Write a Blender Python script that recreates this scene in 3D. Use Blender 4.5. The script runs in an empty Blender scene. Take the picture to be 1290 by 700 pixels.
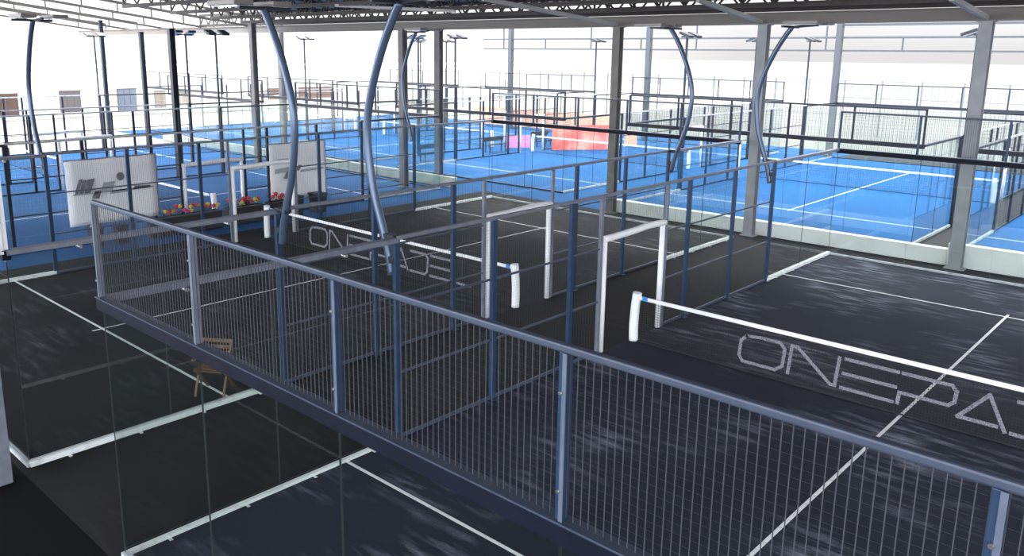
import bpy, bmesh, math, random
from mathutils import Vector, Matrix
random.seed(7)
C = bpy.context.scene.collection
sc = bpy.context.scene

# ------------------------------------------------------------------ materials
def mat(name, col, rough=.6, metal=0., spec=.5, noise=None, bump=None):
    m = bpy.data.materials.new(name); m.use_nodes = True
    nt = m.node_tree; b = nt.nodes['Principled BSDF']
    b.inputs['Base Color'].default_value = (*col, 1)
    b.inputs['Roughness'].default_value = rough
    b.inputs['Metallic'].default_value = metal
    b.inputs['Specular IOR Level'].default_value = spec
    if noise:
        sc_, col2, lo, hi = noise
        tc = nt.nodes.new('ShaderNodeTexCoord')
        n = nt.nodes.new('ShaderNodeTexNoise'); n.inputs['Scale'].default_value = sc_
        n.inputs['Detail'].default_value = 6
        r = nt.nodes.new('ShaderNodeMapRange')
        r.inputs['From Min'].default_value = lo; r.inputs['From Max'].default_value = hi
        mx = nt.nodes.new('ShaderNodeMix'); mx.data_type = 'RGBA'
        mx.inputs['A'].default_value = (*col, 1); mx.inputs['B'].default_value = (*col2, 1)
        nt.links.new(tc.outputs['Object'], n.inputs['Vector'])
        nt.links.new(n.outputs['Fac'], r.inputs['Value'])
        nt.links.new(r.outputs['Result'], mx.inputs['Factor'])
        nt.links.new(mx.outputs['Result'], b.inputs['Base Color'])
    return m

def turf_mat(name, base, light, sand, amount=.5):
    """artificial turf: fine pile grain, broad worn tone and streaks of swept sand"""
    m = bpy.data.materials.new(name); m.use_nodes = True
    nt = m.node_tree; L = nt.links.new; b = nt.nodes['Principled BSDF']
    b.inputs['Roughness'].default_value = .9; b.inputs['Specular IOR Level'].default_value = .18
    tc = nt.nodes.new('ShaderNodeTexCoord')
    def noise(scale, stretch, detail=5, rot=0):
        mp = nt.nodes.new('ShaderNodeMapping'); mp.inputs['Scale'].default_value = stretch
        mp.inputs['Rotation'].default_value = (0, 0, rot)
        n = nt.nodes.new('ShaderNodeTexNoise'); n.inputs['Scale'].default_value = scale
        n.inputs['Detail'].default_value = detail
        L(tc.outputs['Object'], mp.inputs['Vector']); L(mp.outputs['Vector'], n.inputs['Vector'])
        return n.outputs['Fac']
    def rng(v, lo, hi, a=0., c=1.):
        r = nt.nodes.new('ShaderNodeMapRange')
        for k, x in (('From Min', lo), ('From Max', hi), ('To Min', a), ('To Max', c)): r.inputs[k].default_value = x
        L(v, r.inputs['Value']); return r.outputs['Result']
    def mul(a, c):
        n = nt.nodes.new('ShaderNodeMath'); n.operation = 'MULTIPLY'; L(a, n.inputs[0]); L(c, n.inputs[1]); return n.outputs[0]
    def mix(f, a, c):
        x = nt.nodes.new('ShaderNodeMix'); x.data_type = 'RGBA'; L(f, x.inputs['Factor'])
        if isinstance(a, tuple): x.inputs['A'].default_value = (*a, 1)
        else: L(a, x.inputs['A'])
        x.inputs['B'].default_value = (*c, 1); return x.outputs['Result']
    broad = rng(noise(.35, (1, 1, 1)), .35, .7)
    grain = rng(noise(60, (1, 1, 1), 2), .3, .7)
    c = mix(broad, base, light)
    c = mix(rng(noise(70, (1, 1, 1), 2), .3, .75, 0, .35), c, light)
    streak = mul(rng(noise(2.6, (.45, 2.6, 1), 12, -.12), .47, .74), rng(noise(.42, (1, 1, 1), 4), .47, .64))
    c = mix(mul(rng(streak, 0, 1, 0, amount), rng(grain, 0, 1, .4, 1)), c, sand)
    L(c, b.inputs['Base Color'])
    bp = nt.nodes.new('ShaderNodeBump'); bp.inputs['Strength'].default_value = .25; bp.inputs['Distance'].default_value = .01
    L(grain, bp.inputs['Height']); L(bp.outputs['Normal'], b.inputs['Normal'])
    return m

def glass_mat(name, tint, refl=1.):
    m = bpy.data.materials.new(name); m.use_nodes = True
    nt = m.node_tree; L = nt.links.new
    for n in list(nt.nodes):
        if n.type != 'OUTPUT_MATERIAL': nt.nodes.remove(n)
    out = nt.nodes['Material Output']
    t = nt.nodes.new('ShaderNodeBsdfTransparent'); t.inputs['Color'].default_value = (*tint, 1)
    g = nt.nodes.new('ShaderNodeBsdfGlossy'); g.inputs['Roughness'].default_value = .015
    g.inputs['Color'].default_value = (.95, .97, 1, 1)
    lw = nt.nodes.new('ShaderNodeLayerWeight'); lw.inputs['Blend'].default_value = .5
    pw = nt.nodes.new('ShaderNodeMath'); pw.operation = 'POWER'; pw.inputs[1].default_value = 5
    mr = nt.nodes.new('ShaderNodeMapRange'); mr.inputs['To Min'].default_value = .035*refl; mr.inputs['To Max'].default_value = .9*refl
    mx = nt.nodes.new('ShaderNodeMixShader')
    L(lw.outputs['Facing'], pw.inputs[0]); L(pw.outputs[0], mr.inputs['Value']); L(mr.outputs['Result'], mx.inputs['Fac'])
    L(t.outputs[0], mx.inputs[1]); L(g.outputs[0], mx.inputs[2]); L(mx.outputs[0], out.inputs['Surface'])
    return m

M = dict(
    black_turf=turf_mat('black artificial turf', (.0125, .0160, .0280), (.0235, .0295, .0470), (.36, .39, .50), 1.0),
    dimmed_turf=turf_mat('neutral black turf', (.0100, .0115, .0140), (.0165, .0185, .0215), (.26, .28, .32), .45),  # second court's tone as dimmed through the glass, put into the colour
    dark_turf=turf_mat('dark turf in the passages', (.0105, .0110, .0120), (.0165, .0170, .0180), (.16, .16, .16), .10),
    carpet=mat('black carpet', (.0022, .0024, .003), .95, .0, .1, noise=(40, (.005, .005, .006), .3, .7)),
    blue_turf=turf_mat('blue artificial turf', (.0055, .075, .225), (.009, .098, .275), (.13, .25, .42), .25),
    gap_black=mat('black rubber ground', (.012, .013, .016), .9),
    ground=mat('pale dusty ground', (0.368, 0.320, 0.264), .95, noise=(.08, (0.448, 0.408, 0.352), .3, .7)),
    far_ground=mat('pale hazy ground', (.155, .153, .150), .95, noise=(.03, (.17, .168, .165), .3, .7)),
    grey_ground=mat('grey green ground', (.145, .152, .140), .95, noise=(.3, (.175, .175, .155), .3, .7)),
    line=mat('white line fibre', (.78, .79, .80), .8, noise=(9, (.62, .63, .65), .45, .8)),
    navy=mat('navy powder coated steel', (.018, .042, .095), .38, .2, noise=(6, (.026, .055, .115), .4, .7)),
    rail_blue=mat('blue grey top rail', (.048, .064, .100), .45, .2, noise=(6, (.062, .08, .12), .4, .7)),
    lamp_blue=mat('satin grey blue lamp tube', (.085, .12, .19), .28, .35),
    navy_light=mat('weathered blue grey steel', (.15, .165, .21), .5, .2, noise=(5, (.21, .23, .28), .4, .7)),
    black_steel=mat('black powder coated steel', (.013, .018, .032), .45, .2),
    wire=mat('galvanised blue wire', (.040, .045, .060), .7, .0),
    wire_dark=mat('dark blue wire', (.06, .07, .09), .5, .2),
    pad=mat('white foam padding', (.84, .85, .87), .7, noise=(9, (.78, .79, .81), .45, .75)),
    white_metal=mat('white base channel', (.72, .75, .76), .5, noise=(7, (.45, .48, .50), .5, .8)),
    grey_metal=mat('grey base channel', (.42, .46, .49), .5, noise=(4, (.14, .16, .18), .5, .75)),
    net=mat('black net cord', (.012, .013, .016), .8),
    print_grey=mat('woven pale lettering', (.26, .265, .30), .8, noise=(70, (.07, .07, .09), .45, .6)),
    blue_tape=mat('blue strap', (.03, .20, .62), .6),
    chrome=mat('silver bolt', (.6, .6, .62), .3, 1.),
    glass=glass_mat('clear toughened glass', (.955, .975, .965)),
    glass_edge=mat('greenish glass edge', (.035, .045, .045), .3),
    canopy_grey=mat('dark grey canopy steel', (.07, .075, .085), .6),
    column=mat('grey painted column', (.25, .26, .28), .55, .1, noise=(2.5, (.31, .32, .34), .4, .7)),
    far_grey=mat('pale galvanised steel', (.16, .17, .18), .6),
    navy_shaded=mat('navy beam in shade', (.0018, .0038, .012), .6, .0, .2, noise=(3, (.0028, .005, .016), .4, .7)),  # navy darkened so the beam face reads as shaded
    post_lit=mat('blue grey lit side of post', (.10, .125, .18), .45, .2, noise=(5, (.14, .165, .22), .4, .7)),  # lit side of the near posts as a paler colour
    column_brown=mat('brownish grey column', (.15, .14, .135), .6, .1, noise=(2.5, (.20, .185, .17), .4, .7)),
    truss=mat('dull steel truss', (.070, .058, .052), .7, .1, noise=(2, (.045, .038, .034), .4, .7)),
    beam=mat('pale beam paint', (.19, .175, .16), .7),
    brace=mat('brace steel in light', (.42, .40, .38), .6),  # light falling on the braces is put into this pale colour
    deck=mat('pinkish grey roof sheet', (.50, .41, .41), .8, noise=(1.2, (.42, .34, .34), .4, .7)),
    kerb=mat('white painted wall', (.74, .76, .74), .8, noise=(1.5, (.60, .63, .60), .45, .75)),
    kerb_old=mat('weathered beige wall', (.46, .47, .42), .85, noise=(1.5, (.34, .36, .31), .45, .7)),
    lamp_head=mat('grey lamp housing', (.22, .20, .19), .5, .3),
    lamp_black=mat('black lamp housing', (.015, .016, .02), .5),
    lens=mat('pale lamp lens', (.62, .68, .74), .15),
    board=mat('white banner cloth', (.84, .84, .86), .8, noise=(1.3, (.76, .76, .79), .4, .7)),
    ink=mat('grey banner print', (.13, .13, .15), .8, noise=(12, (.25, .25, .27), .4, .7)),
    ink_pale=mat('pale grey banner print', (.36, .37, .40), .8),
    black_plastic=mat('black plastic', (.018, .018, .021), .6),
    soil=mat('potting soil', (.03, .02, .015), .9),
    leaf=mat('dark leaves', (.02, .045, .018), .7),
    red=mat('red petals', (.55, .035, .05), .6), yellow=mat('yellow petals', (.65, .50, .06), .6), pink=mat('pink petals', (.60, .06, .22), .6),
    orange_wood=mat('orange brown wood', (.15, .07, .03), .6, noise=(8, (.13, .06, .03), .4, .7)),
    red_board=mat('red hoarding', (.85, .13, .10), .7, noise=(.9, (.85, .38, .26), .45, .65)),
    pink_board=mat('pink hoarding', (.82, .30, .52), .7), pale_board=mat('peach hoarding', (.85, .45, .30), .7),
    fabric=mat('white mesh windbreak', (.66, .66, .65), .9),
    white_wall=mat('white painted building', (.74, .73, .71), .9),
    block_brown=mat('brown building face', (.085, .052, .040), .9, noise=(.8, (.065, .042, .034), .4, .7)),
    block_grey=mat('grey building face', (.105, .095, .10), .9), block_blue=mat('blue grey building face', (.13, .155, .21), .9),
    block_orange=mat('orange building face', (.26, .15, .09), .9), window_dark=mat('shaded window', (.20, .19, .20), .4),
)

# ------------------------------------------------------------------ mesh helpers
def box(bm, x0, x1, y0, y1, z0, z1, mi=0, rot=None):
    vs = [bm.verts.new((x, y, z)) for z in (z0, z1) for y in (y0, y1) for x in (x0, x1)]
    if rot: 
        for v in vs: v.co = rot @ v.co
    for f in ((0, 2, 3, 1), (4, 5, 7, 6), (0, 1, 5, 4), (2, 6, 7, 3), (0, 4, 6, 2), (1, 3, 7, 5)):
        bm.faces.new([vs[i] for i in f]).material_index = mi
    return vs
def bar(bm, a, b, w, h=None, mi=0, n=4, up=None, caps=True):
    """prism between two points"""
    a, b = Vector(a), Vector(b); h = h or w; d = (b-a).normalized()
    u = Vector(up) if up else (Vector((0, 0, 1)) if abs(d.z) < .9 else Vector((1, 0, 0)))
    s = d.cross(u).normalized(); u = s.cross(d)
    rings = []
    for p in (a, b):
        if n == 4: off = [(-1, -1), (1, -1), (1, 1), (-1, 1)]
        else: off = [(math.cos(2*math.pi*k/n), math.sin(2*math.pi*k/n)) for k in range(n)]
        rings.append([bm.verts.new(p+s*(o[0]*w/2)+u*(o[1]*h/2)) for o in off])
    for k in range(n):
        f = bm.faces.new((rings[0][k], rings[0][(k+1) % n], rings[1][(k+1) % n], rings[1][k])); f.material_index = mi; f.smooth = n > 4
    if caps:
        bm.faces.new(rings[0][::-1]).material_index = mi; bm.faces.new(rings[1]).material_index = mi
def tube(bm, pts, rad, n=10, mi=0):
    pts = [Vector(p) for p in pts]; rings = []
    for i, p in enumerate(pts):
        d = (pts[min(i+1, len(pts)-1)]-pts[max(i-1, 0)]).normalized()
        u = Vector((0, 1, 0)) if abs(d.y) < .9 else Vector((1, 0, 0))
        s = d.cross(u).normalized(); u = s.cross(d)
        r = rad[i] if isinstance(rad, (list, tuple)) else rad
        rings.append([bm.verts.new(p+(s*math.cos(2*math.pi*k/n)+u*math.sin(2*math.pi*k/n))*r) for k in range(n)])
    for i in range(len(rings)-1):
        for k in range(n):
            f = bm.faces.new((rings[i][k], rings[i][(k+1) % n], rings[i+1][(k+1) % n], rings[i+1][k])); f.smooth = True; f.material_index = mi
    bm.faces.new(rings[0][::-1]); bm.faces.new(rings[-1])
def spline(pts, n=6):
    P = [Vector(p) for p in pts]; out = []
    for i in range(len(P)-1):
        p0, p1, p2, p3 = P[max(i-1, 0)], P[i], P[i+1], P[min(i+2, len(P)-1)]
        for k in range(n):
            t = k/n
            out.append(.5*((2*p1)+(p2-p0)*t+(2*p0-5*p1+4*p2-p3)*t*t+(3*p1-p0-3*p2+p3)*t**3))
    out.append(P[-1]); return out
def obj(name, bm, m, parent=None, loc=None, bevel=None):
    me = bpy.data.meshes.new(name); bmesh.ops.recalc_face_normals(bm, faces=bm.faces); bm.to_mesh(me); bm.free()
    for x in (m if isinstance(m, (list, tuple)) else [m]): me.materials.append(M[x])
    o = bpy.data.objects.new(name, me); C.objects.link(o)
    if parent: o.parent = parent
    if loc: o.location = loc
    if bevel:
        b = o.modifiers.new('edge', 'BEVEL'); b.width = bevel; b.segments = 2; b.limit_method = 'ANGLE'
    return o
def tag(o, label=None, cat=None, group=None, kind=None):
    if label: o['label'] = label
    if cat: o['category'] = cat
    if group: o['group'] = group
    if kind: o['kind'] = kind
    return o
def thing(name, label, cat, loc=(0, 0, 0), rz=0, group=None):
    o = bpy.data.objects.new(name, None); C.objects.link(o); o.location = loc; o.rotation_euler.z = rz; o.empty_display_size = .2
    return tag(o, label, cat, group)
kids = {}
def copy_tree(o, parent=None):
    c = o.copy(); C.objects.link(c)
    if parent: c.parent = parent
    for ch in list(o.children): copy_tree(ch, c)
    return c
def nb(): return bmesh.new()
def struct(name, bm, m, label=None):
    o = obj(name, bm, m); o['kind'] = 'structure'
    if label: o['label'] = label
    return o

# ------------------------------------------------------------------ layout (metres; net of the near black court on Y = 0, its centre X = 0)
XB = -12.91            # centre of the second black court
ROW1, ROW2 = 0., 22.8

# ------------------------------------------------------------------ ground
def slab(name, x0, x1, y0, y1, z1, m, label=None, th=.05):
    b = nb(); box(b, x0, x1, y0, y1, z1-th, z1); return struct(name, b, m, label)
slab('ground', -420, 420, -60, 620, -.04, 'far_ground', 'pale hazy ground stretching away behind the courts')
slab('ground', -40, 60, 36, 70, -.03, 'grey_ground', 'grey green ground behind the rear courts')
slab('ground', -140, -40, -60, 120, -.03, 'ground', 'cream coloured sandy ground at the left')
slab('floor', -19.2, 14, -10.12, 10.95, 0, 'dark_turf', 'dark turf floor of the passages round the black courts')
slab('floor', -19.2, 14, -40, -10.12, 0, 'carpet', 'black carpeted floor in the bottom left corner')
slab('floor', -44.4, -19.2, -40, 10.3, 0, 'blue_turf', 'blue walkway floor round the left blue courts')
slab('floor', -53.5, -13.5, 10.3+.65, 36, 0, 'blue_turf', 'blue walkway floor round the rear left blue courts')
slab('floor', -44.4, -19.2, 10.3, 10.95, 0, 'blue_turf')
slab('floor', -13.5, 24, 10.95, 36, 0, 'gap_black', 'black ground between the rear blue courts')

# ------------------------------------------------------------------ courts
def court(name, x, y, m, label, faint=False):
    t = obj(name, _court_bm(), m); t.location = (x, y, 0)
    tag(t, label, 'court')
    for s in (-1, 1):
        b = nb(); box(b, -5, 5, s*6.95-.025, s*6.95+.025, .0085, .0115); obj('service_line', b, 'line', t)
    b = nb(); box(b, -.025, .025, -7.15, 7.15, .0088, .0120); obj('centre_line', b, 'line', t)
    return t
def _court_bm():
    b = nb(); box(b, -5, 5, -10, 10, .001, .0095); return b

BL = [(0, 0, 'black turf court at the right with white lines and the large lettered net'),
      (XB, 0, 'black turf court to the left of the passage, beyond the near one')]
court('court_turf', *BL[0][:2], 'black_turf', BL[0][2])
court('court_turf', *BL[1][:2], 'dimmed_turf', BL[1][2])
BLUE = [(-25.8, 0, 'deep blue turf court behind the flower planters and white banners'),
        (-38.7, 0, 'blue turf court at the far left beyond the banner court'),
        (-8.65, ROW2, 'large blue turf court directly behind the near black court'),
        (2.6, ROW2, 'blue turf court cut off by the right edge, behind the thick grey column'),
        (-21.65, ROW2, 'blue turf court in the middle distance left of the large blue one'),
        (-34.6, ROW2, 'blue turf court far behind the left columns, next to the red hoardings'),
        (-47.5, ROW2, 'pale blue turf court farthest away at the left')]
for x, y, l in BLUE: court('blue_court_turf', x, y, 'blue_turf', l)

# ------------------------------------------------------------------ cages
def mesh_bm(axis, a0, a1, z0, z1, c, step=.05, tv=.0045, th=.0018):
    """welded wire mesh panel: axis 'x' or 'y' gives its run, c its place on the other axis"""
    b = nb(); P = (lambda a, z: (a, c, z)) if axis == 'x' else (lambda a, z: (c, a, z))
    n = max(1, round((a1-a0)/step))
    for k in range(n+1):
        a = a0+(a1-a0)*k/n
        bar(b, P(a, z0), P(a, z1), tv, tv, caps=False)
    n = max(1, round((z1-z0)/step))
    for k in range(n+1):
        z = z0+(z1-z0)*k/n
        bar(b, P(a0, z), P(a1, z), th, th, caps=False)
    return b
def glass_bm(axis, a0, a1, z0, z1, c):
    b = nb(); g = .006; t = .006
    if axis == 'x': box(b, a0+g, a1-g, c-t, c+t, z0, z1)
    else: box(b, c-t, c+t, a0+g, a1-g, z0, z1)
    for f in b.faces:
        n = f.normal if f.normal.length else None
        f.normal_update(); ax = 1 if axis == 'x' else 0
        f.material_index = 0 if abs(f.normal[ax]) > .5 else 1
    return b
def cage(x, y, label, style, step=.05):
    near = style == 'black'
    steel = 'navy' if near else 'black_steel'
    wire = 'wire' if near else 'wire_dark'
    tv, th = (.0044, .0008) if near else (.005, .003)
    t = thing('court_cage', label, 'padel cage', (x, y, 0))
    for s in (-1, 1):                                      # the two ends: glass to 3 m, mesh to 4 m
        Y = s*10
        for k in range(5):
            a = -5+2*k
            obj('glass_panel', glass_bm('x', a, a+2, .06, 2.84, Y), ['glass', 'glass_edge'], t)
            obj('mesh_panel', mesh_bm('x', a+.03, a+1.97, 3.01, 3.97, Y, step, tv, th), wire, t)
        b = nb(); box(b, -5.02, 5.02, Y-.035, Y+.035, .012, .06); obj('base_channel', b, 'grey_metal' if near else 'black_steel', t)
        b = nb(); box(b, -5.04, 5.04, Y-.05, Y+.05, 2.87, 2.99); obj('end_beam', b, steel if not near else 'navy_shaded', t, bevel=.004)
        b = nb(); box(b, -5.05, 5.05, Y-.055, Y+.055, 2.99, 3.003); obj('beam_cap', b, 'rail_blue' if near else steel, t)
        for k in range(6):
            a = -5+2*k; b = nb(); box(b, a-.026, a+.026, Y-.03, Y+.03, 3.003, 3.97)
            glare_post = near and x < -5 and s < 0 and k == 5  # bright light on this corner post painted as white, with a wider front
            if glare_post: box(b, a-.045, a+.045, Y-.12, Y-.03, 2.95, 4.0)
            p = obj('post', b, 'pad' if glare_post else 'navy_light' if near and s < 0 and k < 2 else steel, t, bevel=.004)  # first two near posts paler: sky reflection put into their colour
            if glare_post: p['label'] = 'corner post whitened by bright light'; continue
            if near and s < 0:
                b = nb(); box(b, a+.004, a+.030, Y-.038, Y-.031, 3.003, 3.97); obj('lit_strip', b, 'post_lit', p)  # thin pale strip painting the lit half of the post
                for zz in (3.18, 3.75):
                    b = nb(); bar(b, (a, Y-.036, zz), (a, Y-.05, zz), .022, n=8); obj('bolt', b, 'chrome', p)
        b = nb(); box(b, -5.03, 5.03, Y-.025, Y+.025, 3.965, 4.012); obj('top_rail', b, 'rail_blue' if near else steel, t, bevel=.012)
    for s in (-1, 1):                                      # the two sides
        X = s*5
        for e in (-1, 1):
            for a in (6, 8):
                y0, y1 = (a, a+2) if e > 0 else (-a-2, -a)
                obj('glass_panel', glass_bm('y', y0, y1, .10, 2.93, X), ['glass', 'glass_edge'], t)
            y0, y1 = (6, 10) if e > 0 else (-10, -6)
            b = nb()
            if near and x > -5 and e < 0: box(b, X-.03, X+.03, y0, y1, .012, .055)
            elif near: box(b, X-.045, X+.045, y0, y1, .012, .09)
            else: box(b, X-.03, X+.03, y0, y1, .012, .09)
            q = obj('base_channel', b, 'white_metal' if near else 'grey_metal', t)
            if near:
                for a in (y0+.5, y0+1.5, y0+2.5, y0+3.5):
                    b = nb(); box(b, X-.085, X+.085, a-.02, a+.02, .0, .012); obj('foot_plate', b, 'white_metal', q)
            b = nb(); box(b, X-.06, X+.06, y0, y1, 2.93, 3.0); obj('side_beam', b, 'navy_light' if near else 'black_steel', t, bevel=.006)
            if near:
                for a in (y0+.9, y0+3.1):
                    b = nb(); bar(b, (X-.065, a, 2.9), (X+.065, a, 2.9), .05, n=8); obj('glass_clamp', b, 'chrome', t)
        for Y in (-6, -4, -2, 2, 4, 6):
            b = nb(); box(b, X-.035, X+.035, Y-.045, Y+.045, .012, 2.97)
            if near: box(b, X-.09, X+.09, Y-.08, Y+.08, .0, .02)
            obj('post', b, steel, t, bevel=.004)
        for Y in (-1.12, 1.12):
            b = nb(); box(b, X-.03, X+.03, Y-.035, Y+.035, .012, 2.97); obj('post', b, 'navy_light' if near else steel, t, bevel=.004)
        b = nb(); box(b, X-.03, X+.03, -6, 6, 2.96, 3.02); obj('top_rail', b, 'navy_light' if near else 'grey_metal', t, bevel=.012)
        for y0, y1 in ((-6, -4), (-4, -2), (-2, -1.12), (1.12, 2), (2, 4), (4, 6)):
            for z in (.04, 1.02, 2.02):
                b = nb(); box(b, X-.014, X+.014, y0+.02, y1-.02, z-.016 if z > .1 else z-.025, z+.016 if z > .1 else z+.03)
                obj('cross_rail', b, 'rail_blue' if near else steel, t)
            obj('mesh_panel', mesh_bm('y', y0+.04, y1-.04, .06, 2.96, X, step*1.0, tv*.5, th), wire, t)
        obj('mesh_panel', mesh_bm('y', -1.08, 1.08, 2.3, 2.96, X, step, tv*.5, th), wire, t)
        # padded white gateway in front of the net
        hgt = 2.2 if near else 2.0
        for Y in (-1, 1):
            g = nb(); bar(g, (X, Y, .02), (X, Y, hgt), .11, .11, n=8); obj('gate_padding', g, 'pad', t)
        b = nb(); pts = spline([(X, -1.06, hgt-.02), (X, -.5, hgt-.015), (X, 0, hgt+.0), (X, .5, hgt+.02), (X, 1.06, hgt)], 3)
        tube(b, pts, .068, 8); obj('gate_lintel', b, 'pad', t)
    return t

c0 = cage(0, 0, 'navy steel mesh and glass cage of the near right black court', 'black')
c1 = cage(XB, 0, 'navy cage of the second black court, with lamp post on its right side', 'black')
CL = ['dark framed cage of the blue court holding the two large white banners',
      'dark framed cage of the far left blue court beyond the banners',
      'dark framed glass cage of the large blue court behind the near black court',
      'dark framed glass cage at the right edge behind the thick grey column',
      'dark framed cage of the middle distance blue court left of the large one',
      'dark framed cage of the distant blue court behind the left columns',
      'dark framed cage of the farthest blue court at upper left']
proto = None
for (x, y, _), l in zip(BLUE, CL):
    if proto is None: proto = cage(x, y, l, 'blue', .1); o = proto
    else: o = copy_tree(proto); o.location = (x, y, 0)
    tag(o, l, 'padel cage', 'cages round the blue courts')

# ------------------------------------------------------------------ nets
GL = {  # strokes in a 1 x 1 box
 'O': [[(.12, .95), (0, .75), (0, .2), (.1, 0), (.85, 0), (1, .2), (1, .8), (.88, 1), (.5, 1)], [(.44, 1), (.12, .95)]],
 'N': [[(0, 0), (.0, 1), (.12, 1), (.9, .02), (1, .02), (1, 1)]],
 'E': [[(.0, 1), (1, 1)], [(0, .5), (1, .5)], [(.0, 0), (1, 0)]],
 'P': [[(0, 1), (.9, 1), (1, .85), (1, .5), (.9, .36), (0, .36), (0, 0)]],
 'A': [[(1, 0), (.55, 1), (0, .1), (.82, .1)]],
 'D': [[(0, 1), (.85, 1), (1, .85), (1, .15), (.85, 0), (0, 0)]],
 'L': [[(0, 1), (0, 0), (1, 0)]]}
def net(x, y, label, letters=True, step=.045):
    t = thing('padel_net', label, 'net', (x, y, 0), group='court nets')
    b = nb()
    n = int(9.8/step)
    for k in range(n+1): bar(b, (-4.9+9.8*k/n, 0, .02), (-4.9+9.8*k/n, 0, .87), .0042, caps=False)
    n = int(.85/step)
    for k in range(n+1): bar(b, (-4.9, 0, .02+.85*k/n), (4.9, 0, .02+.85*k/n), .0042, caps=False)
    obj('net_mesh', b, 'net', t)
    b = nb(); box(b, -4.88, 4.88, -.012, .012, .855, .925); obj('net_band', b, 'pad', t)
    b = nb(); box(b, -4.9, 4.9, -.006, .006, .012, .035); obj('bottom_cord', b, 'net', t)
    for s in (-1, 1):
        b = nb()
        pts = [(s*4.92, 0, .012), (s*4.93, 0, .3), (s*4.915, 0, .65), (s*4.88, 0, .98)]
        tube(b, spline(pts, 3), .088, 14); p = obj('post_padding', b, 'pad', t)
        b = nb(); box(b, s*4.70-.06, s*4.70+.06, -.016, .016, .85, .93); obj('strap', b, 'blue_tape', p)
    if letters:
        word = 'ONEPADEL'; start = (0, .90, 1.79, 2.66, 3.50, 4.20, 4.92, 5.66); wide = (.79, .79, .80, .76, .62, .62, .66, .62)
        for k, ch in enumerate(word):
            b = nb(); ox = -2.73+start[k]; w = wide[k]
            for st in GL[ch]:
                for si, (p, q) in enumerate(zip(st, st[1:])):
                    yy = -.014-.0022*(si % 2)
                    a = Vector((ox+p[0]*w+p[1]*.04, yy, .20+p[1]*.50)); c = Vector((ox+q[0]*w+q[1]*.04, yy, .20+q[1]*.50))
                    d = (c-a).normalized()*.022
                    bar(b, a-d, c+d, .006, .056) if abs((c-a).z) < 1e-6 else bar(b, a-d, c+d, .056, .006, up=(0, 1, 0))
            obj('letter', b, 'print_grey', t)
    return t
net(0, 0, 'black net with white top band and pale lettering on the right court')
net(XB, 0, 'black lettered net with white band on the second black court')
n3 = net(BLUE[0][0], 0, 'black net with white band across the blue court behind the banners', False, .09)
NL = ['plain net across the far left blue court', 'plain net across the large blue court behind the near one', 'plain net across the blue court at the right edge',
      'plain net across the middle distance blue court', 'plain net across the distant blue court near the red hoardings', 'plain net across the farthest blue court']
for (x, y, _), l in zip(BLUE[1:], NL):
    o = copy_tree(n3); o.location = (x, y, 0); tag(o, l, 'net', 'court nets')

# ------------------------------------------------------------------ curved lamp posts
def curved_lamp(x, y, out, label, base_z=2.45):
    """out = +1 bulges towards +X; the head hangs over the court on the other side"""
    t = thing('curved_lamp_post', label, 'lamp post', (x, y, 0), group='curved blue lamp posts')
    b = nb(); pts = [(out*.10, 0, base_z), (out*.16, 0, 2.75), (out*.28, 0, 3.1), (out*.46, 0, 3.6), (out*.56, 0, 4.1), (out*.57, 0, 4.55), (out*.46, 0, 5.0), (out*.25, 0, 5.5), (out*.02, 0, 5.9), (-out*.14, 0, 6.12)]
    tube(b, spline(pts, 4), .058, 12); obj('curved_pole', b, 'lamp_blue', t)
    b = nb(); box(b, min(0, out*.17), max(0, out*.17), -.05, .05, 2.62, 2.72); obj('bracket', b, 'black_steel', t, bevel=.004)
    b = nb(); box(b, min(0, out*.30), max(0, out*.30), -.05, .05, 2.96, 3.03); obj('bracket', b, 'black_steel', t, bevel=.004)
    b = nb(); bar(b, (-out*.10, -.45, 6.13), (-out*.10, .45, 6.13), .05); bar(b, (-out*.12, 0, 6.12), (-out*.75, 0, 6.16), .05); obj('cross_arm', b, 'black_steel', t)
    for yy in (-.34, .34):
        b = nb(); x0, x1 = sorted((-out*.12, -out*.92)); box(b, x0, x1, yy-.17, yy+.17, 6.17, 6.25)
        h = obj('lamp_head', b, 'lamp_head', t, bevel=.01)
        b = nb(); box(b, x0+.05, x1-.05, yy-.13, yy+.13, 6.16, 6.172); obj('lens', b, 'lens', h)
    return t
curved_lamp(-5, -6, -1, 'curved blue lamp post at the near left side of the right black court')
curved_lamp(-7.91, -6, 1, 'curved blue lamp post on the right side of the second black court, nearest one')
curved_lamp(-5, 6, -1, 'curved lamp post at the far left side of the right black court, beside a column')
curved_lamp(-7.91, 6, 1, 'curved lamp post at the far right side of the second black court')
curved_lamp(-17.91, -6, -1, 'curved lamp post at the extreme left above the banners')
curved_lamp(-17.91, 6, -1, 'slim curved lamp post in the middle beside two brown columns')

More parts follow.
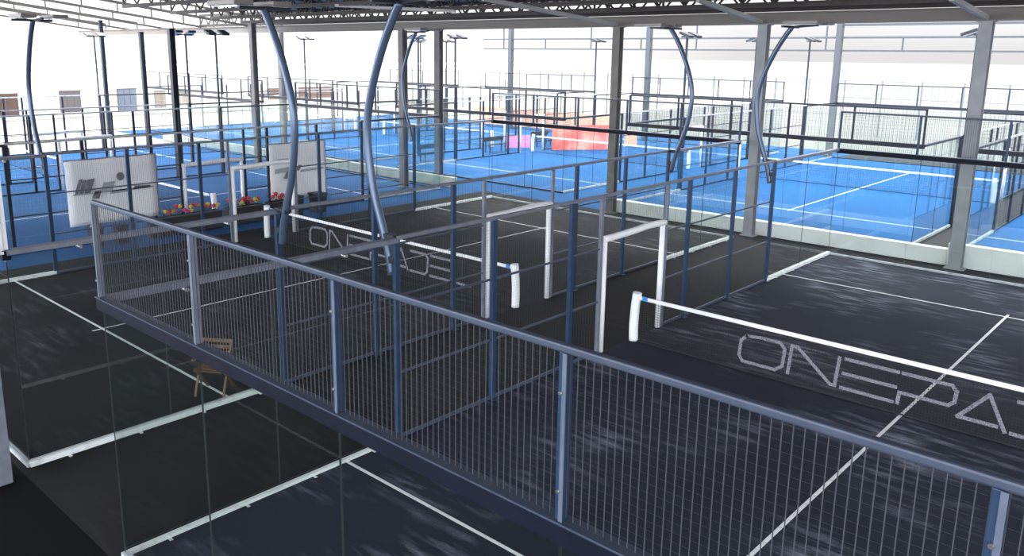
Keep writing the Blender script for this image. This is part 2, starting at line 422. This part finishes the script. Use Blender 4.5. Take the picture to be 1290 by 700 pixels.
# ------------------------------------------------------------------ straight floodlight poles
def flood(x, y, inward, label, h=6.2, first=[None]):
    if first[0] is None:
        t = thing('floodlight_pole', label, 'floodlight', (x, y, 0), group='straight floodlight poles')
        b = nb(); bar(b, (0, 0, .0), (0, 0, 3.05), .11, .09); bar(b, (0, 0, 3.0), (0, 0, 6.15), .07, .07); obj('pole', b, 'black_steel', t, bevel=.006)
        b = nb(); bar(b, (0, -.42, 6.15), (0, .42, 6.15), .05); obj('cross_arm', b, 'black_steel', t)
        for yy in (-.32, .32):
            R_ = Matrix.Translation((.12, yy, 6.22)) @ Matrix.Rotation(.35, 4, 'Y')
            b = nb(); box(b, -.22, .26, -.18, .18, -.03, .06, rot=R_); hd = obj('lamp_head', b, 'lamp_black', t)
            b = nb(); box(b, -.18, .22, -.15, .15, -.042, -.03, rot=R_); obj('lens', b, 'lens', hd)
        first[0] = t
    else: t = copy_tree(first[0]); t.location = (x, y, 0)
    t.rotation_euler.z = 0 if inward > 0 else math.pi
    t.scale.z = h/6.2
    return tag(t, label, 'floodlight', 'straight floodlight poles')
FL = [(-3.55, 16.8, -1, 'tall dark floodlight pole beside the thick grey column at right'),
      (-3.55, 28.8, -1, 'floodlight pole at the far right corner of the large blue court'),
      (-13.75, 16.8, 1, 'floodlight pole at the near left side of the large blue court'),
      (-13.75, 28.8, 1, 'floodlight pole at the far left side of the large blue court'),
      (-16.55, 28.8, -1, 'floodlight pole at the far right side of the middle distance court'),
      (-26.75, 16.8, 1, 'floodlight pole left of the middle distance blue court'),
      (-26.75, 28.8, 1, 'short looking distant floodlight pole above the red hoardings'),
      (-29.5, 16.8, -1, 'twin headed floodlight pole between the brown column and the curved post'),
      (-39.7, 16.8, 1, 'twin headed floodlight pole left of the large curved post'),
      (-20.7, -6, -1, 'floodlight pole at the near right side of the banner court'),
      (-30.9, -6, 1, 'floodlight pole at the near left side of the banner court'),
      (-30.9, 6, 1, 'floodlight pole at the far left side of the banner court'),
      (-33.6, 6, -1, 'floodlight pole with paired heads behind the left columns'),
      (-33.6, -6, -1, 'floodlight pole at the near side of the far left court'),
      (-43.8, 6, 1, 'distant floodlight pole over the far left court'),
      (-42.4, 28.8, -1, 'faint distant floodlight pole beyond the left courts'),
      (-39.7, 28.8, 1, 'faint distant floodlight pole right of the others beyond the left courts'),
      (7.7, 28.8, 1, 'floodlight pole at the far right edge')]
for x, y, i, l in FL:
    if (x, y) in ((-20.7, -6), (-33.6, -6)): continue
    flood(x, y, i, l)

# ------------------------------------------------------------------ low white walls
def wall(name, x0, x1, y0, y1, h, m, label):
    b = nb(); box(b, x0, x1, y0, y1, 0, h); o = struct(name, b, m, label); bv = o.modifiers.new('edge', 'BEVEL'); bv.width = .015; bv.segments = 2; return o
wall('wall_low_back', -13.3, -2.25, 11.0, 11.25, .44, 'kerb', 'low white wall behind the near black court')
wall('wall_low_right', -2.25, 14, 11.0, 11.25, .62, 'kerb', 'taller low white wall at the right behind the grey column')
wall('wall_low_left', -46, -20.6, 10.55, 10.8, .42, 'kerb_old', 'weathered low wall between the left blue courts')

# ------------------------------------------------------------------ columns
def column(x, y, h, w, m, label, depth=None):
    t = thing('roof_column', label, 'column', (x, y, 0), group='roof columns')
    d = depth or w
    b = nb(); f = w*.09                                   # H section
    box(b, -w/2, w/2, -d/2, -d/2+f, 0, h); box(b, -w/2, w/2, d/2-f, d/2, 0, h); box(b, -f/2, f/2, -d/2+f, d/2-f, 0, h)
    obj('shaft', b, m, t)
    b = nb(); box(b, -w*.8, w*.8, -d*.6, d*.6, 0, .025); obj('base_plate', b, m, t)
    b = nb(); box(b, -w*.7, w*.7, -d*.7, d*.7, h-.02, h); obj('cap_plate', b, m, t)
    return t
ZR = 6.36
for x, y, h, w, m, l in [
    (-1.98, 10.82, ZR, .30, 'column', 'thick light grey roof column at the right'),
    (-7.75, 10.75, ZR, .28, 'column', 'grey roof column rising from the low wall at centre right'),
    (-12.9, 10.75, ZR, .27, 'column_brown', 'grey brown roof column at the centre of the picture'),
    (-21.9, 11.0, ZR, .27, 'column_brown', 'brown roof column, right one of the close pair'),
    (-22.2, 9.3, ZR, .27, 'column_brown', 'brown roof column, left one of the close pair'),
    (-38.6, 14.4, 7.15, .30, 'column_brown', 'brown roof column crossed by the curved blue post'),
    (-32.9, 9.1, 6.75, .27, 'column_brown', 'dark slim roof column left of the curved blue post'),
    (-31.0, 4.0, ZR, .24, 'black_steel', 'dark roof column above the first flower planter'),
    (-42.0, 7.8, 6.4, .22, 'black_steel', 'thin dark roof column behind the left flower planter'),
    (-50.0, 9.0, 7.2, .22, 'black_steel', 'thin dark roof column farthest left')]:
    column(x, y, h, w, m, l)
# column beside the camera side corner of the second court (left edge of the picture)
b = nb(); box(b, -.17, .17, -.17, .17, 0, 3.1)
o = obj('steel_pillar', b, 'navy_light', None, (-7.80, -10.46, 0), .01); tag(o, 'pale blue grey steel pillar at the lower left edge', 'pillar')

# ------------------------------------------------------------------ roof
RS = .085   # rise of the roof per metre towards the camera
def zroof(y): return 7.42+RS*(10.8-y)
def truss(name, x0, x1, y, zb, zt, label, step=.9, m='truss'):
    t = thing(name, label, 'roof truss', (0, y, 0), group='roof trusses')
    b = nb(); box(b, x0, x1, -.07, .07, zb, zb+.14); obj('bottom_chord', b, m, t)
    b = nb(); box(b, x0, x1, -.06, .06, zt-.12, zt); obj('top_chord', b, m, t)
    b = nb(); n = int((x1-x0)/step); 
    for k in range(n):
        a = x0+(x1-x0)*k/n; c = x0+(x1-x0)*(k+1)/n; mid = (a+c)/2
        bar(b, (a, 0, zb+.12), (mid, 0, zt-.1), .05); bar(b, (mid, 0, zt-.1), (c, 0, zb+.12), .05)
        if k % 3 == 0: bar(b, (a, 0, zb), (a, 0, zt), .06)
    obj('web', b, m, t)
    return t
# edge beam along the open side
b = nb(); box(b, -58, 14, 10.68, 10.92, 6.36, 6.40); box(b, -58, 14, 10.77, 10.83, 6.40, 6.66); box(b, -58, 14, 10.68, 10.92, 6.66, 6.70)
tag(obj('edge_beam', b, 'beam'), 'long pale steel beam along the edge of the roof', 'beam')
TL = ['lattice roof truss directly above the pale edge beam', 'second lattice truss behind the roof edge', 'third lattice truss behind the roof edge',
      'fourth lattice truss over the black courts', 'fifth lattice truss over the black courts', 'sixth lattice truss over the nets',
      'seventh lattice truss over the near halves of the black courts', 'eighth lattice truss at the top left']
for k, y in enumerate([10.8, 9.2, 7.6, 5.6, 3.4, .8, -2.2, -5.4]):
    truss('roof_truss', -34 if k else -41, 14, y, (6.72 if k == 0 else 6.62+RS*(10.8-y)), zroof(y)-.02, TL[k], .9 if k < 3 else 1.3)
# roof sheet
b = nb(); vs = [b.verts.new(p) for p in [(-34, 11.4, zroof(11.4)), (14, 11.4, zroof(11.4)), (14, -24, zroof(-24)), (-34, -24, zroof(-24))]]
b.faces.new(vs); r = bmesh.ops.extrude_face_region(b, geom=b.faces[:]); bmesh.ops.translate(b, verts=[v for v in r['geom'] if isinstance(v, bmesh.types.BMVert)], vec=(0, 0, .06))
struct('ceiling', b, 'deck', 'pinkish grey corrugated roof sheet over the courts')
# purlins running away from the camera under the sheet
for k in range(16):
    x = -33+3*k; b = nb(); bar(b, (x, 11.3, zroof(11.3)-.09), (x, -20, zroof(-20)-.09), .08, .12)
    tag(obj('purlin', b, 'truss'), 'narrow steel purlin under the roof sheet', 'purlin', 'purlins under the roof sheet')
# open rafters on the left, no sheet above them
RL = ['first', 'second', 'third', 'fourth', 'fifth', 'sixth', 'seventh']
for k in range(5):
    x = -36-4.8*k; y1 = 11.5
    t = thing('open_rafter', RL[k]+' bare sloping rafter left of the roof sheet, against the white sky', 'rafter', (x, 0, 0), group='bare rafters at the upper left')
    z0, z1 = 6.62, 6.62+.13*22
    b = nb(); bar(b, (0, y1, z0), (0, -10.5, z1), .09, .10); obj('lower_chord', b, 'truss', t)
    b = nb(); bar(b, (0, y1, z0+.5), (0, -10.5, z1+.5), .09, .10); obj('upper_chord', b, 'truss', t)
    for q in range(12):
        ya = y1-1.8*q; za = z0+(z1-z0)*(y1-ya)/22; b = nb(); bar(b, (0, ya, za), (0, ya, za+.5), .06); obj('strut', b, 'truss', t)
# pale diagonal braces to the column heads
for a, c, l in [((-8, 7.2, 6.90), (-7.85, 10.72, 6.43), 'pale diagonal brace meeting the centre right column head'),
                ((-13, 4.2, 6.95), (-12.95, 10.72, 6.43), 'long pale diagonal brace running to the central column head'),
                ((-2.0, 7.6, 6.75), (-1.98, 10.72, 6.43), 'pale diagonal brace above the thick column at right')]:
    b = nb(); bar(b, a, c, .11, .12); tag(obj('diagonal_brace', b, 'brace'), l, 'brace', 'pale roof braces')
b = nb(); bar(b, (-21.5, 5.5, 7.08), (-17.5, 7.6, 6.86), .10, .10); tag(obj('light_batten', b, 'brace'), 'long pale tube light batten under the roof left of the central column', 'light')

# ------------------------------------------------------------------ far canopy frame
t = thing('canopy_frame', 'distant grey canopy frame of posts and thin pipes behind the far courts', 'canopy frame', (0, 33, 0))
for x in (-37.3, -25.7, -13.9, -2.1, 9.7):
    b = nb(); bar(b, (x, 0, 0), (x, 0, 7.2), .30, .30); obj('post', b, 'canopy_grey', t)
for z, r in ((6.40, .10), (5.72, .09), (7.05, .12)):
    b = nb(); bar(b, (-40 if z < 7 else -14, 0, z), (30, 0, z), r); obj('pipe', b, 'canopy_grey', t)
for k in range(18):
    b = nb(); bar(b, (-38+3.9*k, 0, 5.72), (-38+3.9*k, 0, 6.4 if k % 2 else 7.6), .07); obj('hanger', b, 'canopy_grey', t)

# ------------------------------------------------------------------ far mesh fence
t = thing('boundary_fence', 'tall pale grey mesh fence along the horizon behind all courts', 'fence', (0, 47, 0))
for k in range(44):
    x = -66+2.5*k; b = nb(); bar(b, (x, 0, 0), (x, 0, 3.8), .08); obj('post', b, 'far_grey', t)
for z in (3.75, 2.6, 1.4):
    b = nb(); bar(b, (-66, 0, z), (41.5, 0, z), .035); obj('rail', b, 'far_grey', t)
obj('mesh_screen', mesh_bm('x', -66, 41.5, .05, 3.75, 0, .2, .010, .008), 'far_grey', t)

# ------------------------------------------------------------------ banners on the blue court cage
def banner(y0, y1, z0, z1, label, logo):
    t = thing('banner', label, 'banner', (-20.70, (y0+y1)/2, (z0+z1)/2), group='white banners on the blue court cage')
    w, h = (y1-y0)/2, (z1-z0)/2
    b = nb(); n = 12
    g = [[b.verts.new((.012*math.sin(i*1.3)+.01*math.sin(j*2.1), -w+2*w*i/n, -h+2*h*j/n)) for j in range(n+1)] for i in range(n+1)]
    for i in range(n):
        for j in range(n): b.faces.new((g[i][j], g[i+1][j], g[i+1][j+1], g[i][j+1])).smooth = True
    o = obj('cloth', b, 'board', t); s = o.modifiers.new('thick', 'SOLIDIFY'); s.thickness = .012; s.offset = -1
    b = nb(); bar(b, (-.01, -w-.03, h+.01), (-.01, w+.03, h+.01), .035); bar(b, (-.01, w+.03, -h), (-.01, w+.03, h), .03); obj('frame', b, 'navy_light', t)
    def poly(name, pts, m, x=.035):
        b = nb(); vs = [b.verts.new((x, p[0]*w, p[1]*h)) for p in pts]; b.faces.new(vs)
        r = bmesh.ops.extrude_face_region(b, geom=b.faces[:]); bmesh.ops.translate(b, verts=[v for v in r['geom'] if isinstance(v, bmesh.types.BMVert)], vec=(.006, 0, 0))
        obj(name, b, m, t)
    for name, pts, m in logo: poly(name, pts, m)
    return t
def disc(cx, cy, rx, ry, n=14): return [(cx+rx*math.cos(6.283*k/n), cy+ry*math.sin(6.283*k/n)) for k in range(n)]
logo1 = [('emblem_block', [(-.86, -.02), (-.74, .42), (-.66, .44), (-.78, -.02)], 'ink'), ('emblem_block', [(-.76, -.02), (-.66, .40), (-.58, .40), (-.67, -.02)], 'ink'), ('emblem_block', [(-.65, -.02), (-.56, .40), (-.40, .42), (-.52, -.02)], 'ink'),
         ('emblem_stroke', [(-.50, -.20), (-.42, .04), (-.28, .04), (-.34, -.22)], 'ink'), ('emblem_stroke', [(-.30, -.02), (-.22, .26), (.04, .28), (-.04, -.02)], 'ink_pale'),
         ('emblem_dot', disc(.16, .40, .09, .13), 'ink'), ('emblem_bar', [(-.9, -.055), (-.9, -.02), (.9, .0), (.9, -.04)], 'ink_pale'),
         ('emblem_word', [(.42, -.06), (.48, .06), (.84, .04), (.84, -.05)], 'ink'), ('emblem_word', [(-.10, -.12), (-.06, -.01), (.34, .0), (.34, -.10)], 'ink_pale')]
logo2 = [('emblem_bar', [(-.86, -.02), (-.84, .14), (-.34, .18), (-.30, .02)], 'ink_pale'), ('emblem_bar', [(-.80, .40), (-.74, .48), (-.36, .48), (-.42, .38)], 'ink_pale'),
         ('emblem_stroke', [(-.56, -.22), (-.40, .06), (-.18, -.02), (-.26, -.26)], 'ink'), ('emblem_stroke', [(-.38, -.30), (-.30, -.20), (-.12, -.44), (-.20, -.50)], 'ink'),
         ('emblem_stroke', [(-.12, .02), (.0, .22), (.12, .20), (.0, .0)], 'ink'), ('emblem_bar', [(.05, -.05), (.05, .03), (.92, .06), (.92, -.02)], 'ink_pale')]
banner(-4.55, -1.95, .55, 2.42, 'large white banner with a grey slanted emblem, left of the flower planters', logo1)
banner(2.0, 4.25, .45, 2.40, 'large white banner with a dark bird like mark, behind the curved post', logo2)

# ------------------------------------------------------------------ planters and bins along the blue court
def planter(y0, y1, label, nfl, seed, cols):
    rnd = random.Random(seed); L = y1-y0
    t = thing('flower_planter', label, 'planter', (-20.25, (y0+y1)/2, 0), group='black flower planters')
    b = nb(); h = .56; w = .2
    box(b, -w, w, -L/2, -L/2+.03, 0, h); box(b, -w, w, L/2-.03, L/2, 0, h); box(b, -w, -w+.03, -L/2, L/2, 0, h); box(b, w-.03, w, -L/2, L/2, 0, h); box(b, -w, w, -L/2, L/2, 0, .04)
    box(b, -w-.02, w+.02, -L/2-.02, L/2+.02, h-.06, h-.03); obj('trough', b, 'black_plastic', t)
    b = nb(); box(b, -w+.03, w-.03, -L/2+.03, L/2-.03, .3, h-.05); obj('soil', b, 'soil', t)
    b = nb()
    for k in range(int(260*L/2)):
        p = Vector((rnd.uniform(-w, w), rnd.uniform(-L/2+.02, L/2-.02), rnd.uniform(h-.04, h+.17))); a = rnd.uniform(0, 6.28); s = rnd.uniform(.03, .06)
        d = Vector((math.cos(a)*s, math.sin(a)*s, rnd.uniform(0, s))); e = Vector((-d.y, d.x, 0))*.4
        b.faces.new([b.verts.new(q) for q in (p, p+d+e, p+2*d, p+d-e)])
    obj('foliage', b, 'leaf', t)
    for k in range(nfl):
        c = Vector((rnd.uniform(-w*.3, w*.9), -L/2+.08+(L-.16)*(k+.5)/nfl, h+rnd.uniform(.10, .26))); b = nb()
        for q in range(7):
            a = q*.9; r = .085; v = [b.verts.new(c), b.verts.new(c+Vector((r*math.cos(a-.4), r*math.sin(a-.4), .035))), b.verts.new(c+Vector((r*1.25*math.cos(a), r*1.25*math.sin(a), .05))), b.verts.new(c+Vector((r*math.cos(a+.4), r*math.sin(a+.4), .035)))]
            b.faces.new(v)
        bmesh.ops.create_icosphere(b, subdivisions=1, radius=.07, matrix=Matrix.Translation(c+Vector((0, 0, .02))))
        obj('flower', b, cols[k % len(cols)], t)
    return t
planter(-2.15, -.20, 'long black planter of pink and yellow flowers, left of the pair', 20, 1, ['yellow', 'pink', 'red', 'yellow', 'pink', 'red', 'yellow', 'pink', 'pink', 'yellow', 'yellow', 'red', 'pink'])
planter(.05, 1.35, 'black planter of red flowers between the white gateway posts', 14, 2, ['red', 'red', 'red', 'yellow', 'yellow', 'red', 'red'])
planter(1.6, 2.3, 'short black planter of red flowers left of the curved post', 5, 3, ['red'])
def bin_(y, h, w, label, x=-20.2):
    t = thing('waste_bin', label, 'bin', (x, y, 0), group='black bins below the banners')
    b = nb(); v = box(b, -w/2, w/2, -w/2, w/2, 0, h)
    for q in v[:4]: q.co.x *= .85; q.co.y *= .85
    obj('body', b, 'black_plastic', t, bevel=.01)
    b = nb(); box(b, -w/2-.02, w/2+.02, -w/2-.02, w/2+.02, h, h+.05); obj('rim', b, 'black_plastic', t, bevel=.01)
bin_(-4.05, .55, .32, 'black bin below the left end of the first banner')
bin_(-3.35, .50, .34, 'black bin below the middle of the first banner')
bin_(-2.35, .45, .30, 'black bin below the right end of the first banner')
bin_(2.62, .62, .42, 'black bin below the dark mark of the second banner')
bin_(3.55, .62, .46, 'black bin below the right end of the second banner')

# ------------------------------------------------------------------ chair shape added for a reflection in the near glass
t = thing('chair_reflection', 'orange brown slatted chair shape for a reflection in the glass, under the near mesh beam', 'chair', (-8.40, -7.0, .012), math.radians(35))
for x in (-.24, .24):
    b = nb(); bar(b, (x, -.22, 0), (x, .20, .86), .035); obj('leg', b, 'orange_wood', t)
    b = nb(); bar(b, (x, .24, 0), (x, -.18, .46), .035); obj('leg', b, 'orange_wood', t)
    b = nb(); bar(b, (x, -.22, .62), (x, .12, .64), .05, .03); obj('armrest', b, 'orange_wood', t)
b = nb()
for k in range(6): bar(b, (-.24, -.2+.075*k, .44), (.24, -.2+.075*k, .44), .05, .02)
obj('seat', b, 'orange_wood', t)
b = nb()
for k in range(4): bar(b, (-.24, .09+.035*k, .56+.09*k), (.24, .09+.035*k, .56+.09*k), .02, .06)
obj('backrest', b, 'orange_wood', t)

# ------------------------------------------------------------------ red hoardings, benches in the distance
def hoarding(a, c, h, m, label, z0=0):
    a, c = Vector((*a, 0)), Vector((*c, 0)); L = (c-a).length; ang = math.atan2((c-a).y, (c-a).x)
    t = thing('hoarding', label, 'hoarding', (*(a.xy), 0), ang, 'red and pink hoardings in the distance')
    b = nb(); n = max(1, round(L/1.0))
    for k in range(n): box(b, L*k/n+.02, L*(k+1)/n-.02, -.02, .02, .05+z0, h)
    obj('panel', b, m, t)
    for k in range(n+1):
        b = nb(); bar(b, (L*k/n, .03, 0), (L*k/n, .03, h+.05), .05); obj('post', b, m, t)
hoarding((-26.1, 24.0), (-24.0, 26.6), 1.45, 'red_board', 'bright red hoarding left of the central column')
hoarding((-28.6, 22.9), (-27.7, 23.9), .75, 'pink_board', 'low pink hoarding left of the bright red one')
hoarding((-24.4, 28.8), (-23.9, 29.3), 1.0, 'pale_board', 'small peach hoarding right of the central column')
hoarding((-42, 34.2), (-29, 34.2), 1.3, 'pale_board', 'long pale orange hoarding behind the red one')
def bench(x, y, rz, label):
    t = thing('bench', label, 'bench', (x, y, 0), rz, 'dark benches by the middle court')
    b = nb(); box(b, -.8, .8, -.2, .2, .42, .46); obj('seat', b, 'black_plastic', t)
    b = nb(); box(b, -.8, .8, .18, .22, .6, .85); obj('backrest', b, 'black_plastic', t)
    for q in (-.65, .65):
        b = nb(); bar(b, (q, -.15, 0), (q, -.15, .42), .05); bar(b, (q, .2, 0), (q, .2, .85), .05); obj('leg', b, 'black_plastic', t)
bench(-27.9, 21.2, math.pi/2, 'dark bench at the left of the middle distance court')
bench(-27.6, 16.0, math.pi/2, 'dark bench nearer the brown column pair')
bench(-28.2, 25.6, math.pi/2, 'dark bench in front of the red hoarding')

# ------------------------------------------------------------------ distant buildings
t = thing('warehouse', 'long low white building with brown and grey windows beyond the left courts', 'building', (-67, 0, 0))
b = nb(); box(b, -6, 0, 2, 70, 0, 3.9); obj('walls', b, 'white_wall', t)
b = nb(); box(b, -6.2, .2, 1.8, 70.2, 3.9, 4.1); obj('roof', b, 'white_wall', t)
for y0, y1, z0, z1, m in [(6.6, 9.3, .4, 2.0, 'block_brown'), (12.4, 14.0, .45, 2.1, 'block_grey'), (17.0, 18.6, .4, 2.15, 'block_blue'), (20.2, 21.2, .5, 1.9, 'block_orange'), (22.4, 23.6, .6, 1.8, 'block_orange'), (31.5, 33.5, .8, 1.8, 'block_orange'), (35, 39, .8, 1.8, 'block_orange')]:
    b = nb(); box(b, .0, .05, y0, y1, z0, z1); w_ = obj('window', b, m, t)
    b = nb(); box(b, .05, .08, y0-.06, y0+.03, z0, z1+.05); box(b, .05, .08, y0-.06, y1+.06, z1, z1+.08)
    for q in (.33, .66): box(b, .05, .07, y0+(y1-y0)*q-.02, y0+(y1-y0)*q+.02, z0, z1)
    obj('window_frame', b, 'block_grey', w_)


# ------------------------------------------------------------------ light
w = bpy.data.worlds.new('hazy sky'); sc.world = w; w.use_nodes = True
nt = w.node_tree; L = nt.links.new; bg = nt.nodes['Background']
tc = nt.nodes.new('ShaderNodeTexCoord'); sp = nt.nodes.new('ShaderNodeSeparateXYZ'); L(tc.outputs['Generated'], sp.inputs[0])
# hazy overcast: soft grey at the horizon, three times brighter overhead, glaring towards the left, boosted behind the camera to fill under the roof
def mrange(v, a, c, lo=0., hi=1.):
    n = nt.nodes.new('ShaderNodeMapRange'); L(v, n.inputs['Value'])
    for k, x in (('From Min', a), ('From Max', c), ('To Min', lo), ('To Max', hi)): n.inputs[k].default_value = x
    return n.outputs['Result']
def cmix(f, a, c):
    n = nt.nodes.new('ShaderNodeMix'); n.data_type = 'RGBA'; L(f, n.inputs['Factor'])
    if isinstance(a, tuple): n.inputs['A'].default_value = (*a, 1)
    else: L(a, n.inputs['A'])
    n.inputs['B'].default_value = (*c, 1); return n.outputs['Result']
low = cmix(mrange(sp.outputs['Z'], 0, .05), (.60, .59, .59), (.82, .82, .83))
low = cmix(mrange(sp.outputs['X'], -.45, -.85), low, (1.3, 1.28, 1.25))
allsky = cmix(mrange(sp.outputs['Z'], .07, .35), low, (3.0, 3.1, 3.3))
class m2: outputs = {'Result': cmix(mrange(sp.outputs['Y'], .1, -.5), allsky, (5.2, 5.35, 5.7))}
L(m2.outputs['Result'], bg.inputs['Color']); bg.inputs['Strength'].default_value = 1.0
s = bpy.data.lights.new('sun', 'SUN'); s.energy = 2.2; s.angle = math.radians(12); s.color = (1, .95, .88)
so = bpy.data.objects.new('sun', s); C.objects.link(so); so.rotation_euler = Vector((-.75, .55, .75)).to_track_quat('Z', 'Y').to_euler()

# ------------------------------------------------------------------ camera
cx, cy, cz, yaw, pitch, roll, f, px, py = 3.5114, -13.3310, 5.5079, math.radians(-43.2093), math.radians(12.0893), math.radians(.50408), 1048.033, 607.365, 289.426
F_ = Vector((math.sin(yaw)*math.cos(pitch), math.cos(yaw)*math.cos(pitch), -math.sin(pitch)))
r = Vector((math.cos(yaw), -math.sin(yaw), 0)); u = r.cross(F_)
R_, U_ = math.cos(roll)*r+math.sin(roll)*u, -math.sin(roll)*r+math.cos(roll)*u
cd = bpy.data.cameras.new('camera'); cam = bpy.data.objects.new('camera', cd); C.objects.link(cam)
mw = Matrix((R_, U_, -F_)).transposed().to_4x4(); mw.translation = (cx, cy, cz); cam.matrix_world = mw
cd.sensor_width = 36; cd.lens = f/1290*36; cd.shift_x = (645-px)/1290; cd.shift_y = -(350-py)/1290
cd.clip_start = .1; cd.clip_end = 2000
sc.camera = cam
sc.view_settings.view_transform = 'Standard'; sc.view_settings.look = 'None'; sc.view_settings.gamma = 1; sc.view_settings.exposure = .42
sc.view_settings.use_curve_mapping = False
sc.cycles.transparent_max_bounces = 96; sc.cycles.max_bounces = 8; sc.cycles.use_denoising = True
